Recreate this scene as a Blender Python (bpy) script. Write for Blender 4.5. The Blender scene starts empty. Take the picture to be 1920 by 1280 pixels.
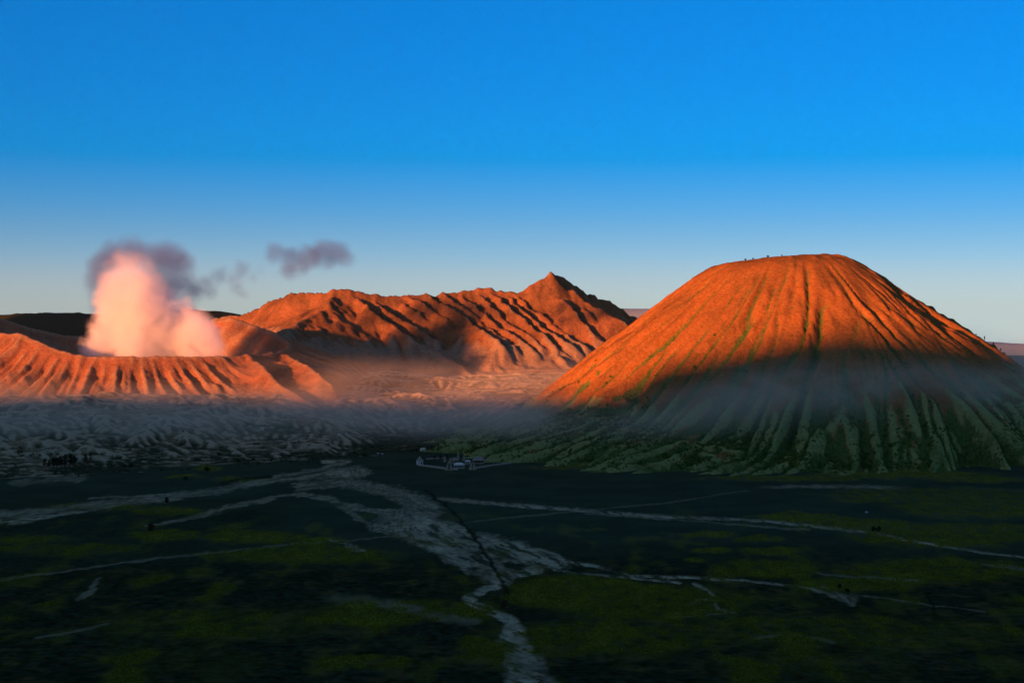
import bpy, math, random
import numpy as np

# ------------------------------------------------------------------ camera, sky, sun, exposure
sc = bpy.context.scene
F, CX, HY, CAMZ = 2900.0, 960.0, 584.0, 237.0      # focal length in photo pixels, horizon row, eye height above the plain
cam_d = bpy.data.cameras.new('camera')
cam = bpy.data.objects.new('camera', cam_d)
sc.collection.objects.link(cam)
cam.location = (0, 0, CAMZ)
cam.rotation_euler = (math.radians(90), 0, 0)
cam_d.sensor_width = 36.0
cam_d.lens = 36.0 * F / 1920.0
cam_d.shift_y = -(640.0 - HY) / 1920.0
cam_d.clip_start = 1.0
cam_d.clip_end = 120000.0
sc.camera = cam

SUN_EL, SUN_AZ = math.radians(6.0), math.radians(36.0)   # light travels towards +x,+y (from behind, left)
w = bpy.data.worlds.new('World')
sc.world = w
w.use_nodes = True
nt = w.node_tree
bg = nt.nodes['Background']
sky = nt.nodes.new('ShaderNodeTexSky')
sky.sky_type = 'NISHITA'
sky.sun_disc = False
sky.sun_elevation = SUN_EL
sky.sun_rotation = math.pi + SUN_AZ
sky.altitude = 2300
sky.air_density = 0.5
sky.dust_density = 1.0
sky.ozone_density = 1.2
tc = nt.nodes.new('ShaderNodeTexCoord')
mx = nt.nodes.new('ShaderNodeVectorMath'); mx.operation = 'MAXIMUM'
mx.inputs[1].default_value = (-10, -10, 0.004)
hs = nt.nodes.new('ShaderNodeHueSaturation')
sx = nt.nodes.new('ShaderNodeSeparateXYZ')
nt.links.new(tc.outputs['Generated'], sx.inputs[0])
cr_ = nt.nodes.new('ShaderNodeValToRGB')            # by height in the sky: red = saturation / 2, blue = value / 1.25
stops = [(0.0, 0.80, 0.50), (0.017, 0.90, 0.50), (0.035, 1.22, 0.52), (0.065, 1.45, 0.57), (0.115, 1.52, 0.79), (0.19, 1.62, 1.02), (0.38, 1.2, 1.06), (0.65, 1.0, 1.0)]
cr_.color_ramp.interpolation = 'B_SPLINE'
el = cr_.color_ramp.elements

while len(el) < len(stops): el.new(0.5)
for e_, (z_, s_, v_) in zip(el, stops):
    e_.position = z_; e_.color = (s_ / 2, 0.5 + 0.010 * min(1, max(0, (z_ - 0.06) / 0.13)) * (z_ < 0.3), v_ / 1.25, 1)
nt.links.new(sx.outputs['Z'], cr_.inputs[0])
sr = nt.nodes.new('ShaderNodeSeparateColor')
nt.links.new(cr_.outputs[0], sr.inputs[0])
for k_, nm_, g_ in ((0, 'Saturation', 2.0), (1, 'Hue', 1.0), (2, 'Value', 1.25)):
    mm = nt.nodes.new('ShaderNodeMath'); mm.operation = 'MULTIPLY'; mm.inputs[1].default_value = g_
    nt.links.new(sr.outputs[k_], mm.inputs[0]); nt.links.new(mm.outputs[0], hs.inputs[nm_])
nt.links.new(tc.outputs['Generated'], mx.inputs[0])
nt.links.new(mx.outputs[0], sky.inputs[0])
nt.links.new(sky.outputs[0], hs.inputs['Color'])
nt.links.new(hs.outputs[0], bg.inputs[0])
bg.inputs[1].default_value = 0.095

sun_d = bpy.data.lights.new('sun', 'SUN')
sun_d.energy = 5.0
sun_d.angle = math.radians(1.1)
sun_d.color = (1.0, 0.30, 0.09)
sun = bpy.data.objects.new('sun', sun_d)
sc.collection.objects.link(sun)
sun.rotation_euler = (math.radians(90) - SUN_EL, 0, -SUN_AZ)
sun.location = (-3000, -3000, 2500)

sc.view_settings.view_transform = 'Standard'
sc.view_settings.look = 'None'
sc.view_settings.gamma = 1.0
sc.view_settings.use_curve_mapping = False
sc.view_settings.exposure = 1.1
sc.cycles.max_bounces = 10
sc.cycles.diffuse_bounces = 2
sc.cycles.volume_bounces = 5
sc.cycles.volume_max_steps = 256
sc.cycles.use_denoising = True

# ------------------------------------------------------------------ helpers
rng = np.random.default_rng(7)
random.seed(7)
PERM = rng.permutation(4096)
GR = np.stack([np.cos(np.arange(256) * 2 * np.pi / 256), np.sin(np.arange(256) * 2 * np.pi / 256)], 1)

def noise(x, y, seed=0):
    xi = np.floor(x).astype(np.int64); yi = np.floor(y).astype(np.int64)
    fx = x - xi; fy = y - yi
    u = fx * fx * fx * (fx * (fx * 6 - 15) + 10); v = fy * fy * fy * (fy * (fy * 6 - 15) + 10)
    def g(ix, iy, dx, dy):
        h = PERM[(PERM[(ix + seed * 57) & 4095] + iy) & 4095] & 255
        return GR[h, 0] * dx + GR[h, 1] * dy
    a = g(xi, yi, fx, fy); b = g(xi + 1, yi, fx - 1, fy)
    c = g(xi, yi + 1, fx, fy - 1); d = g(xi + 1, yi + 1, fx - 1, fy - 1)
    return (a + u * (b - a) + v * (c - a + u * (a - b - c + d))) * 1.4

def fbm(x, y, octv=5, seed=0, gain=0.5, ridged=False):
    s = 0; a = 1.0; t = 0
    for k in range(octv):
        n = noise(x, y, seed + k)
        if ridged: n = 1 - 2 * np.abs(n)
        s = s + a * n; t += a; a *= gain; x = x * 2.03 + 17.1; y = y * 2.03 - 9.7
    return s / t

def sstep(a, b, x):
    t = np.clip((x - a) / (b - a), 0, 1)
    return t * t * (3 - 2 * t)

def smax(a, b, k):
    h = np.clip(0.5 + 0.5 * (a - b) / k, 0, 1)
    return b + (a - b) * h + k * h * (1 - h)

def smin(a, b, k): return -smax(-a, -b, k)

def P(px, py, D):
    return ((px - CX) / F * D, D, CAMZ - (py - HY) / F * D)

def G(px, py, z=0.0):                       # a photo pixel's place on level ground
    D = (CAMZ - z) * F / (py - HY)
    return ((px - CX) / F * D, D, z)

def blur(H, n=1):
    for _ in range(n):
        Q = np.pad(H, 1, mode='edge')
        H = (Q[1:-1, 1:-1] * 4 + (Q[:-2, 1:-1] + Q[2:, 1:-1] + Q[1:-1, :-2] + Q[1:-1, 2:]) * 2
             + Q[:-2, :-2] + Q[:-2, 2:] + Q[2:, :-2] + Q[2:, 2:]) / 16
    return H

def erode(H, cell, drops, steps=60, rounds=10, rate=0.3, capf=6.0, inertia=0.15, dep=0.15, seed=1, where=None):
    """Rain drops run down the heightfield, cut gullies and drop their load."""
    r = np.random.default_rng(seed)
    H = H / cell
    ny, nx = H.shape
    if where is not None:
        cand = np.argwhere(where)
    for _ in range(rounds):
        if where is None:
            y = r.uniform(1, ny - 3, drops); x = r.uniform(1, nx - 3, drops)
        else:
            c = cand[r.integers(0, len(cand), drops)]
            y = np.clip(c[:, 0] + r.uniform(0, 1, drops), 1, ny - 3); x = np.clip(c[:, 1] + r.uniform(0, 1, drops), 1, nx - 3)
        dx = np.zeros(drops); dy = np.zeros(drops); sp = np.ones(drops); wt = np.ones(drops); sed = np.zeros(drops)
        acc = np.zeros(H.size)
        def samp(xx, yy):
            xi = xx.astype(np.int64); yi = yy.astype(np.int64); fx = xx - xi; fy = yy - yi
            i = yi * nx + xi
            h = H.ravel()
            a, b, c, d = h[i], h[i + 1], h[i + nx], h[i + nx + 1]
            return i, fx, fy, a * (1 - fx) * (1 - fy) + b * fx * (1 - fy) + c * (1 - fx) * fy + d * fx * fy, \
                (b - a) * (1 - fy) + (d - c) * fy, (c - a) * (1 - fx) + (d - b) * fx
        i, fx, fy, h0, gx, gy = samp(x, y)
        for s in range(steps):
            dx = dx * inertia - gx * (1 - inertia); dy = dy * inertia - gy * (1 - inertia)
            ln = np.hypot(dx, dy) + 1e-9
            dx /= ln; dy /= ln
            x = x + dx; y = y + dy
            alive = (x > 1) & (x < nx - 3) & (y > 1) & (y < ny - 3)
            x = np.clip(x, 1, nx - 3); y = np.clip(y, 1, ny - 3)
            io, fxo, fyo = i, fx, fy
            i, fx, fy, h1, gx, gy = samp(x, y)
            dh = h1 - h0
            cap = np.maximum(-dh, 0.004) * sp * wt * capf
            depo = np.where(dh > 0, np.minimum(dh, sed), np.maximum(0, (sed - cap) * dep))
            ero = np.where((dh <= 0) & (sed < cap), np.minimum((cap - sed) * rate, -dh), 0)
            am = (depo - ero) * alive
            sed = sed - am
            for off, wgt in ((0, (1 - fxo) * (1 - fyo)), (1, fxo * (1 - fyo)), (nx, (1 - fxo) * fyo), (nx + 1, fxo * fyo)):
                acc += np.bincount(io + off, am * wgt, minlength=H.size)
            sp = np.sqrt(np.maximum(0.05, sp * sp - dh * 4)); wt *= 0.985
            wt *= alive
            h0 = h1
        A = acc.reshape(ny, nx)
        lim = 0.3
        A = np.clip(A * (drops and 1.0), -lim, lim)
        H = H + blur(A, 1)
    return H * cell

def col_link(o): sc.collection.objects.link(o); return o

def setp(o, label=None, cat=None, group=None, kind=None):
    if label: o['label'] = label
    if cat: o['category'] = cat
    if group: o['group'] = group
    if kind: o['kind'] = kind
    return o

def mesh_obj(name, verts, faces, mat=None, parent=None, smooth=False):
    me = bpy.data.meshes.new(name)
    me.from_pydata([tuple(v) for v in verts], [], faces)
    if smooth: me.polygons.foreach_set('use_smooth', [True] * len(me.polygons))
    if mat: me.materials.append(mat)
    me.update()
    o = bpy.data.objects.new(name, me)
    col_link(o)
    if parent: o.parent = parent
    return o

def np_mesh(name, V, Q, mat, attrs=None, smooth=True):
    me = bpy.data.meshes.new(name)
    V = np.asarray(V, np.float32); Q = np.asarray(Q, np.int32)
    n = Q.shape[1]
    me.vertices.add(len(V)); me.vertices.foreach_set('co', V.ravel())
    me.loops.add(Q.size); me.loops.foreach_set('vertex_index', Q.ravel())
    me.polygons.add(len(Q))
    me.polygons.foreach_set('loop_start', np.arange(0, Q.size, n, dtype=np.int32))
    me.polygons.foreach_set('use_smooth', np.full(len(Q), smooth))
    me.update(calc_edges=True)
    for k, a in (attrs or {}).items():
        at = me.attributes.new(k, 'FLOAT', 'POINT')
        at.data.foreach_set('value', np.asarray(a, np.float32).ravel())
    me.materials.append(mat)
    o = bpy.data.objects.new(name, me)
    return col_link(o)

def grid_obj(name, X, Y, Z, mat, attrs=None, keep=None):
    ny, nx = Z.shape
    idx = np.arange(nx * ny).reshape(ny, nx)
    Q = np.stack([idx[:-1, :-1], idx[:-1, 1:], idx[1:, 1:], idx[1:, :-1]], -1)
    if keep is not None:
        kq = keep[:-1, :-1] | keep[:-1, 1:] | keep[1:, 1:] | keep[1:, :-1]
        Q = Q[kq]
    Q = Q.reshape(-1, 4)
    used = np.unique(Q)
    mp = np.full(nx * ny, -1, np.int64); mp[used] = np.arange(len(used))
    V = np.stack([X.ravel(), Y.ravel(), Z.ravel()], 1)[used]
    return np_mesh(name, V, mp[Q], mat, {k: a.ravel()[used] for k, a in (attrs or {}).items()})

class NB:                                         # small node-building helper
    def __init__(s, mat):
        mat.use_nodes = True
        s.nt = mat.node_tree; s.n = s.nt.nodes; s.n.clear()
        s.out = s.n.new('ShaderNodeOutputMaterial')
    def l(s, a, b): s.nt.links.new(a, b)
    def put(s, sock, v):
        if hasattr(v, 'is_linked') or hasattr(v, 'links'): s.l(v, sock)
        else: sock.default_value = v
    def math(s, op, a, b=0.0, c=0.0, clamp=False):
        m = s.n.new('ShaderNodeMath'); m.operation = op; m.use_clamp = clamp
        for i, v in enumerate((a, b, c)): s.put(m.inputs[i], v)
        return m.outputs[0]
    def attr(s, name):
        a = s.n.new('ShaderNodeAttribute'); a.attribute_name = name
        return a.outputs['Fac']
    def pos(s):
        return s.n.new('ShaderNodeNewGeometry').outputs['Position']
    def noise(s, vec, scale, detail=5, rough=0.55, dist=0.0):
        m = s.n.new('ShaderNodeTexNoise'); m.inputs['Scale'].default_value = scale
        m.inputs['Detail'].default_value = detail; m.inputs['Roughness'].default_value = rough
        m.inputs['Distortion'].default_value = dist
        s.l(vec, m.inputs['Vector'])
        return m.outputs['Fac']
    def mix(s, f, a, b):
        m = s.n.new('ShaderNodeMix'); m.data_type = 'RGBA'
        s.put(m.inputs[0], f)
        for sock, v in ((m.inputs[6], a), (m.inputs[7], b)):
            s.put(sock, (*v, 1) if isinstance(v, tuple) else v)
        return m.outputs[2]
    def ramp(s, f, a, b):
        m = s.n.new('ShaderNodeMapRange'); m.interpolation_type = 'SMOOTHSTEP'
        s.put(m.inputs[0], f); m.inputs[1].default_value = a; m.inputs[2].default_value = b
        return m.outputs[0]
    def bsdf(s, col, rough=0.95, bump=None, dist=1.0, strength=1.0, spec=0.0):
        b = s.n.new('ShaderNodeBsdfPrincipled')
        s.put(b.inputs['Base Color'], (*col, 1) if isinstance(col, tuple) else col)
        b.inputs['Roughness'].default_value = rough
        b.inputs['Specular IOR Level'].default_value = spec
        if bump is not None:
            m = s.n.new('ShaderNodeBump'); m.inputs['Strength'].default_value = strength
            m.inputs['Distance'].default_value = dist
            s.l(bump, m.inputs['Height']); s.l(m.outputs[0], b.inputs['Normal'])
        s.l(b.outputs[0], s.out.inputs['Surface'])
        return b

def plain_mat(name, c1, c2=None, scale=0.8, rough=0.9, bump=0.05):
    m = bpy.data.materials.new(name); N = NB(m)
    n = N.noise(N.pos(), scale, 4)
    c = N.mix(N.ramp(n, 0.35, 0.65), c1, c2 or tuple(v * 0.7 for v in c1))
    N.bsdf(c, rough, n, bump)
    return m

# ------------------------------------------------------------------ terrain materials
def terrain_mat(name, dry, dry2, veg, ash, nscale=0.02, bump=2.0):
    """dry ground <-> ash <-> vegetation, told by the vertex masks 'veg' and 'ash'."""
    m = bpy.data.materials.new(name); N = NB(m)
    p = N.pos()
    n1 = N.noise(p, nscale, 6, 0.6)
    n2 = N.noise(p, nscale * 9, 5, 0.65)
    c = N.mix(N.ramp(n1, 0.35, 0.65), dry, dry2)
    v = N.math('ADD', N.attr('veg'), N.math('MULTIPLY', N.math('SUBTRACT', n2, 0.5), 0.9))
    a = N.math('ADD', N.attr('ash'), N.math('MULTIPLY', N.math('SUBTRACT', n1, 0.5), 0.5))
    c = N.mix(N.ramp(a, 0.3, 0.7), c, ash)
    c = N.mix(N.ramp(v, 0.12, 0.88), c, veg)
    n4 = N.noise(p, 0.22, 5, 0.75)
    c = N.mix(N.ramp(n4, 0.32, 0.68), N.mix(0.34, c, (0.01, 0.01, 0.006)), N.mix(0.10, c, (0.5, 0.42, 0.3)))
    h = N.math('ADD', n2, N.math('MULTIPLY', n4, 0.7))
    N.bsdf(c, 0.95, h, bump)
    return m

M_cone = terrain_mat('cone_slope', (0.42, 0.142, 0.020), (0.28, 0.108, 0.016), (0.085, 0.150, 0.018), (0.33, 0.36, 0.10), 0.015, 1.8)  # last colour: green lower slope, painted lighter to lift its shade
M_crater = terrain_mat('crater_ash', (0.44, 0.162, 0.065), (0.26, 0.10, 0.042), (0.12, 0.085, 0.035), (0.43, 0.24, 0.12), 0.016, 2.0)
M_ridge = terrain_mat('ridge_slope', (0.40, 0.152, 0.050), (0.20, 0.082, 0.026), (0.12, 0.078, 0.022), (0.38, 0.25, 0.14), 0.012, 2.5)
M_bad = terrain_mat('badland_ash', (0.25, 0.195, 0.095), (0.40, 0.31, 0.16), (0.035, 0.048, 0.012), (0.62, 0.50, 0.29), 0.035, 2.4)
M_forest = terrain_mat('wooded_slope', (0.05, 0.06, 0.03), (0.04, 0.05, 0.022), (0.03, 0.045, 0.018), (0.10, 0.09, 0.06), 0.01, 6.0)

def curv(Z, n=3):
    return blur(Z, n * n) - Z                       # > 0 in gullies

# ------------------------------------------------------------------ the sand plain
def rows():
    ys = [850.0]
    while ys[-1] < 2950: ys.append(ys[-1] + ys[-1] ** 2 / (1547 * CAMZ) / 1.45)
    ys = np.array(ys)
    a = np.array([-30000, -15000, -7000, -3500, -1800, -900, -300, 100, 350, 520, 640, 720, 780, 820.])
    b = np.array([3000, 3150, 3500, 4200, 5200, 6500, 8000, 10000, 13000, 17000, 22000, 27000, 30000.])
    return np.concatenate([a, ys, b])
yr = rows()
xd = np.arange(-960, 960.1, 1.75)
xs_ = np.array([980, 1010, 1060, 1150, 1300, 1600, 2100, 3000, 4500, 7000, 11000, 18000, 30000.])
xr = np.concatenate([-xs_[::-1], xd, xs_])
GX, GY = np.meshgrid(xr, yr)
Rg = np.hypot(GX, GY - 2000)
GZ = 1.6 * fbm(GX / 160, GY / 160, 4, 3) * sstep(500, 900, GY) * sstep(9000, 3000, Rg) - 900 * sstep(6500, 30000, Rg) ** 0.8
FY = np.maximum(GY, 300)
PX = CX + F * GX / FY
PY = HY + F * CAMZ / FY

def seg_dist(pts, wob=0.0, seed=0):
    """Distance to a polyline given in photo pixels (row distance stretched), and place along it."""
    x = PX + wob * fbm(GX / 22, GY / 50, 3, seed + 50) * 14
    y = PY + wob * fbm(GX / 22 + 9, GY / 50, 3, seed + 60) * 4
    best = np.full(PX.shape, 1e9); tt = np.zeros(PX.shape)
    L = len(pts) - 1
    for k in range(L):
        (x0, y0), (x1, y1) = pts[k][:2], pts[k + 1][:2]
        ax, ay = x1 - x0, (y1 - y0) * 2.2
        bx, by = x - x0, (y - y0) * 2.2
        t = np.clip((bx * ax + by * ay) / (ax * ax + ay * ay + 1e-9), 0, 1)
        d = np.hypot(bx - t * ax, by - t * ay)
        m = d < best
        best = np.where(m, d, best); tt = np.where(m, (k + t) / L, tt)
    return best, tt

pale = np.zeros(PX.shape)
def stream(pts, w0, w1, amt=1.0, wob=1.0, seed=0, soft=0.5, fade=0.0):
    global pale
    d, t = seg_dist(pts, wob, seed)
    wd = w0 + (w1 - w0) * t
    m = sstep(wd * (1 + soft * 0.55), wd * (1 - soft * 0.55), d + 9.0 * fbm(GX / 7.5, GY / 19, 4, seed + 170) * np.minimum(wd / 12, 1.6)) * amt
    if fade: m = m * sstep(0, fade, t) * sstep(1, 1 - fade, t)
    pale = np.maximum(pale, m)

# pale ash washed over the plain
stream([(645, 866), (600, 880), (560, 889), (480, 904), (400, 921), (300, 934), (200, 945), (100, 958), (-60, 968)], 8, 17, 0.62, 1.4, 1, 0.9)
stream([(670, 884), (600, 888), (540, 894)], 22, 14, 0.8, 0.6, 2, 0.6)
stream([(608, 865), (655, 865)], 8, 6, 0.9, 0.3, 3)
stream([(170, 934), (260, 930), (340, 925)], 3, 6, 0.7, 0.8, 4)
stream([(-20, 978), (45, 976), (90, 966), (160, 956)], 12, 5, 0.9, 0.8, 5)
stream([(330, 978), (430, 950), (500, 936), (560, 925), (620, 936), (650, 955), (690, 985), (740, 1005)], 8, 6, 0.7, 1.3, 6, 0.8, 0.08)
stream([(600, 932), (640, 943), (690, 955), (770, 958)], 10, 6, 0.8, 1.4, 7)
stream([(560, 912), (640, 905), (700, 913), (760, 930), (795, 945), (790, 965), (775, 985)], 14, 34, 0.72, 1.5, 8, 0.7)
stream([(760, 975), (800, 1000), (850, 1025), (890, 1055), (935, 1082)], 48, 30, 0.95, 1.4, 9, 0.5)
stream([(715, 985), (770, 985), (830, 992), (880, 1012)], 22, 34, 0.9, 1.3, 10)
stream([(905, 1020), (950, 1030), (1000, 1045), (1040, 1055)], 42, 24, 0.95, 1.4, 11, 0.6)
stream([(1000, 1068), (960, 1078), (938, 1090)], 16, 8, 0.95, 0.8, 12)
stream([(895, 1012), (985, 1024), (1045, 1038), (1062, 1051)], 5, 4, 1.0, 0.8, 13)
stream([(1040, 1045), (1062, 1051), (1140, 1064), (1180, 1078), (1290, 1081), (1340, 1085), (1400, 1087), (1480, 1097), (1545, 1106)], 6, 4, 0.95, 0.5, 14)
stream([(1540, 1103), (1580, 1118), (1600, 1128)], 14, 10, 0.8, 1.2, 15, 0.8)
stream([(1600, 1115), (1700, 1127), (1780, 1137), (1850, 1145)], 3, 3, 0.5, 1.0, 16)
stream([(1040, 1068), (1120, 1076), (1180, 1080), (1275, 1092)], 4, 4, 0.9, 0.6, 17)
stream([(825, 934), (900, 941), (1000, 950), (1100, 957), (1200, 965), (1300, 970), (1440, 976), (1530, 985), (1640, 998), (1720, 1015), (1800, 1029), (1960, 1048)], 7.5, 4, 0.8, 0.6, 18, 0.7)
stream([(1100, 962), (1250, 972), (1400, 985), (1520, 992)], 3, 3, 0.45, 0.8, 19, 0.8)
stream([(945, 1094), (905, 1105), (880, 1119), (884, 1131), (920, 1146), (955, 1161), (972, 1188)], 11, 13, 1.0, 0.5, 20)
stream([(965, 1180), (960, 1205), (985, 1232), (985, 1262), (1015, 1300)], 20, 44, 0.95, 0.9, 21)
stream([(620, 1010), (642, 1018), (672, 1031)], 5, 9, 0.85, 1.0, 22)
stream([(1300, 1092), (1330, 1108), (1338, 1124), (1345, 1140), (1376, 1148)], 3, 4, 0.7, 0.8, 23)
stream([(1285, 1134), (1310, 1126), (1338, 1124)], 3, 3, 0.6, 0.8, 24)
stream([(1265, 1156), (1330, 1152), (1376, 1148)], 2, 3, 0.5, 0.8, 25)
stream([(1400, 913), (1500, 911), (1620, 912), (1720, 914)], 6, 8, 0.5, 0.8, 26, 0.9, 0.3)
stream([(-20, 1088), (150, 1066), (300, 1046), (450, 1031), (600, 1016), (770, 1003)], 4.5, 3.5, 0.34, 1.3, 27, 0.9)
stream([(190, 1085), (172, 1108), (150, 1122)], 5, 6, 0.55, 1.0, 28)
stream([(70, 1197), (140, 1183), (202, 1168)], 4, 5, 0.4, 1.2, 29, 0.9)
stream([(270, 985), (340, 975), (410, 962)], 3, 6, 0.5, 1.2, 30, 0.9)
stream([(640, 1122), (720, 1130), (800, 1150), (880, 1165)], 22, 14, 0.28, 2.0, 31, 0.9)
stream([(1420, 1195), (1480, 1190), (1560, 1200)], 5, 8, 0.3, 1.5, 32, 0.9)
stream([(830, 985), (950, 970), (1080, 958), (1250, 942), (1400, 920)], 2.5, 2.5, 0.3, 0.2, 33, 0.8)
stream([(1800, 1050), (1860, 1060), (1960, 1070)], 5, 8, 0.3, 1.5, 34, 0.9)
stream([(1530, 1074), (1620, 1083), (1720, 1090)], 4, 5, 0.4, 1.3, 35, 0.9)
stream([(30, 905), (80, 900), (150, 893)], 10, 14, 0.4, 1.8, 36, 0.9)
# braiding: islands of dark sand left inside the washes
fw = sstep(640, 780, PX); fx_ = 0.70 * fw + 0.97 * (1 - fw); fy_ = 0.71 * fw - 0.24 * (1 - fw)     # the way the water ran
al = PX * fx_ + PY * 2.2 * fy_; ac = -PX * fy_ + PY * 2.2 * fx_
ac = ac + 7 * fbm(PX / 40, PY / 14, 3, 185)
br = fbm(al / 70, ac / 13, 5, 80, 0.6)
pale *= 1 - 0.94 * sstep(0.03, 0.16, br) * sstep(0.2, 1.0, pale)
bd2 = fbm(al / 55, ac / 6.5, 4, 183, 0.6, ridged=True)
pale *= 0.30 + 0.70 * sstep(-0.25, 0.30, bd2)
pale *= np.clip(0.78 + 0.55 * fbm(GX / 9, GY / 24, 3, 81) + 0.75 * fbm(GX / 60, GY / 110, 3, 82), 0.05, 1.15)
pale = np.clip(pale, 0, 1)
# dark track and cut banks
dk = np.zeros(PX.shape)
for pts, w_ in (([(795, 917), (835, 945), (870, 980), (900, 1020), (925, 1060), (938, 1085), (948, 1105), (946, 1135)], 3.4),
                ([(420, 904), (450, 897), (505, 892)], 5), ([(945, 1095), (952, 1115), (940, 1140)], 5),
                ([(1735, 1110), (1745, 1130), (1752, 1150)], 2.5)):
    d, t = seg_dist(pts, 0.7, 90)
    dk = np.maximum(dk, sstep(w_ * 1.4, w_ * 0.5, d))
pale *= 1 - 0.85 * dk
grass = np.zeros(PX.shape)
wx = PX + 26 * fbm(GX / 40, GY / 90, 4, 95); wy = PY + 7 * fbm(GX / 40 + 5, GY / 90, 4, 96)
for cx, cy, rx, ry, am in ((1333, 1001, 50, 6, 1), (1425, 1010, 48, 7, 1), (1335, 1031, 36, 7, 1), (1447, 1033, 60, 8, 1), (1302, 1049, 28, 5, 1),
        (1440, 1066, 105, 17, .8), (1490, 968, 80, 9, 1), (1590, 982, 95, 12, .9), (1770, 1003, 180, 24, .75), (1850, 948, 190, 24, .6),
        (1640, 934, 75, 9, .6), (1760, 1070, 200, 24, .7), (1600, 1098, 120, 13, .8), (1080, 1100, 130, 22, .8), (1220, 1130, 210, 36, .75),
        (480, 1006, 110, 12, 1), (560, 1014, 90, 9, .8), (310, 958, 75, 9, .9), (200, 950, 120, 5, .5), (310, 1002, 75, 10, .8), (570, 1040, 170, 18, .8), (130, 1030, 160, 12, .5),
        (60, 1010, 80, 8, .6), (680, 1160, 120, 14, .9), (760, 1145, 160, 22, .7), (700, 1240, 90, 14, .6), (1100, 1200, 220, 34, .6), (1290, 1152, 50, 8, 1),
        (1690, 889, 170, 9, 1), (1500, 896, 190, 5, .8), (1150, 876, 170, 4, .7), (1840, 898, 110, 6, .8), (1750, 925, 220, 12, .5),
        (390, 878, 26, 5, 1), (450, 898, 60, 5, .6), (340, 892, 40, 4, .8), (1480, 1180, 260, 30, .45), (1750, 1190, 200, 30, .4), (400, 1170, 250, 30, .4), (1000, 1120, 60, 18, .8)):
    q = np.hypot((wx - cx) / rx, (wy - cy) / ry)
    grass = np.maximum(grass, am * sstep(1.25, 0.65, q))
near = sstep(1030, 1180, PY)
grass = np.clip(grass * (0.62 + 0.9 * fbm(GX / 14, GY / 30, 4, 97)) + 0.16 * near * sstep(0.0, 0.35, fbm(GX / 60, GY / 160, 5, 98)) + 0.35 * sstep(930, 990, PY) * sstep(0.05, 0.35, fbm(GX / 45, GY / 110, 5, 198)), 0, 1) * (1 - pale)
scrub = np.clip(sstep(975, 1090, PY + 14 * fbm(GX / 60, GY / 120, 3, 99)) * (1 - 0.6 * sstep(860, 1000, PX) * sstep(1300, 1100, PX) * sstep(1050, 1000, PY)), 0, 1)
rb = sstep(920, 960, PY) * sstep(600, 450, PX)
scrub = np.maximum(scrub, rb * 0.6)
GZ = GZ - 0.9 * pale * (FY < 2900) - 0.8 * dk + 0.5 * grass
m = bpy.data.materials.new('sand_plain'); N = NB(m)
p = N.pos()
n1 = N.noise(p, 0.012, 6, 0.6); n2 = N.noise(p, 0.11, 5, 0.65); n3 = N.noise(p, 0.5, 4, 0.7)
c = N.mix(N.ramp(n1, 0.35, 0.65), (0.036, 0.054, 0.029), (0.054, 0.076, 0.040))
c = N.mix(N.math('MULTIPLY', N.attr('scrub'), N.ramp(n2, 0.2, 0.7)), c, (0.012, 0.014, 0.003))
c = N.mix(N.math('MULTIPLY', N.attr('scrub'), N.ramp(N.noise(p, 0.03, 6, 0.7), 0.50, 0.66)), c, (0.09, 0.07, 0.022))
pl = N.math('MULTIPLY', N.attr('pale'), N.ramp(n2, 0.15, 0.75))
c = N.mix(N.math('MULTIPLY', N.attr('pale'), N.ramp(N.math('ADD', n2, N.math('MULTIPLY', n3, 0.3)), 0.35, 0.7)), c, (0.55, 0.46, 0.26))
c = N.mix(N.math('MULTIPLY', N.attr('grass'), N.ramp(n3, 0.25, 0.65)), c, (0.25, 0.24, 0.014))
c = N.mix(N.math('MULTIPLY', N.attr('dark'), 0.7), c, (0.012, 0.013, 0.006))
N.bsdf(c, 0.95, N.math('ADD', n2, n3), 0.5)
plain = grid_obj('sand_plain', GX, GY, GZ, m, {'pale': pale, 'grass': grass, 'scrub': scrub, 'dark': dk})
setp(plain, 'dark volcanic sand plain crossed by pale ash washes and grass patches', 'plain', kind='structure')

# ------------------------------------------------------------------ the truncated cone on the right
c_ = 3.2
xs = np.arange(-330, 1330, c_); ys = np.arange(2130, 3560, c_)
X, Y = np.meshgrid(xs, ys)
BX, BY = 511.0, 2850.0
dx, dy = X - BX, Y - BY
r = np.hypot(dx, dy); th = np.arctan2(dy, dx)
slope = 0.705 - 0.055 * np.cos(th) + 0.035 * np.maximum(0, -np.sin(th))
cone = 428 - 12 * np.cos(th) - slope * r
cone = cone + 6 * fbm(X / 130, Y / 130, 3, 11)
cap = 342 - 0.00050 * (dx - 55) ** 2 - 0.0003 * dy ** 2 + 2.5 * fbm(X / 30, Y / 30, 3, 12)
Z = smin(cone, cap, 16)
foot = sstep(150, 520, r)
ux, uy = np.cos(th), np.sin(th)
def ribs(n, seed, warp):
    a = th / (2 * np.pi) * n + warp * fbm(ux * 3.2 + r / 520, uy * 3.2 - r / 610, 3, seed) * n / 9
    a = a + 0.10 * fbm(X / 46, Y / 46, 2, seed + 5)
    f = a - np.floor(a)
    return np.abs(f - 0.5) * 2                     # 1 on crests, 0 in gullies
def pick(n, seed): return 0.12 + 2.0 * np.clip(fbm(ux * n / 7, uy * n / 7, 2, seed) + 0.28, 0, 1)
big = ribs(21, 21, 1.15); mid = ribs(37, 31, 1.6); fin = ribs(97, 41, 0.9)
lower = sstep(300, 600, r)
Z = Z - (12 * sstep(110, 210, r) + 15 * sstep(200, 450, r)) * (1 - big) ** 2.3 * pick(23, 51)
Z = Z - 44 * lower * (1 - big) * pick(23, 51) ** 0.5
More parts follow.
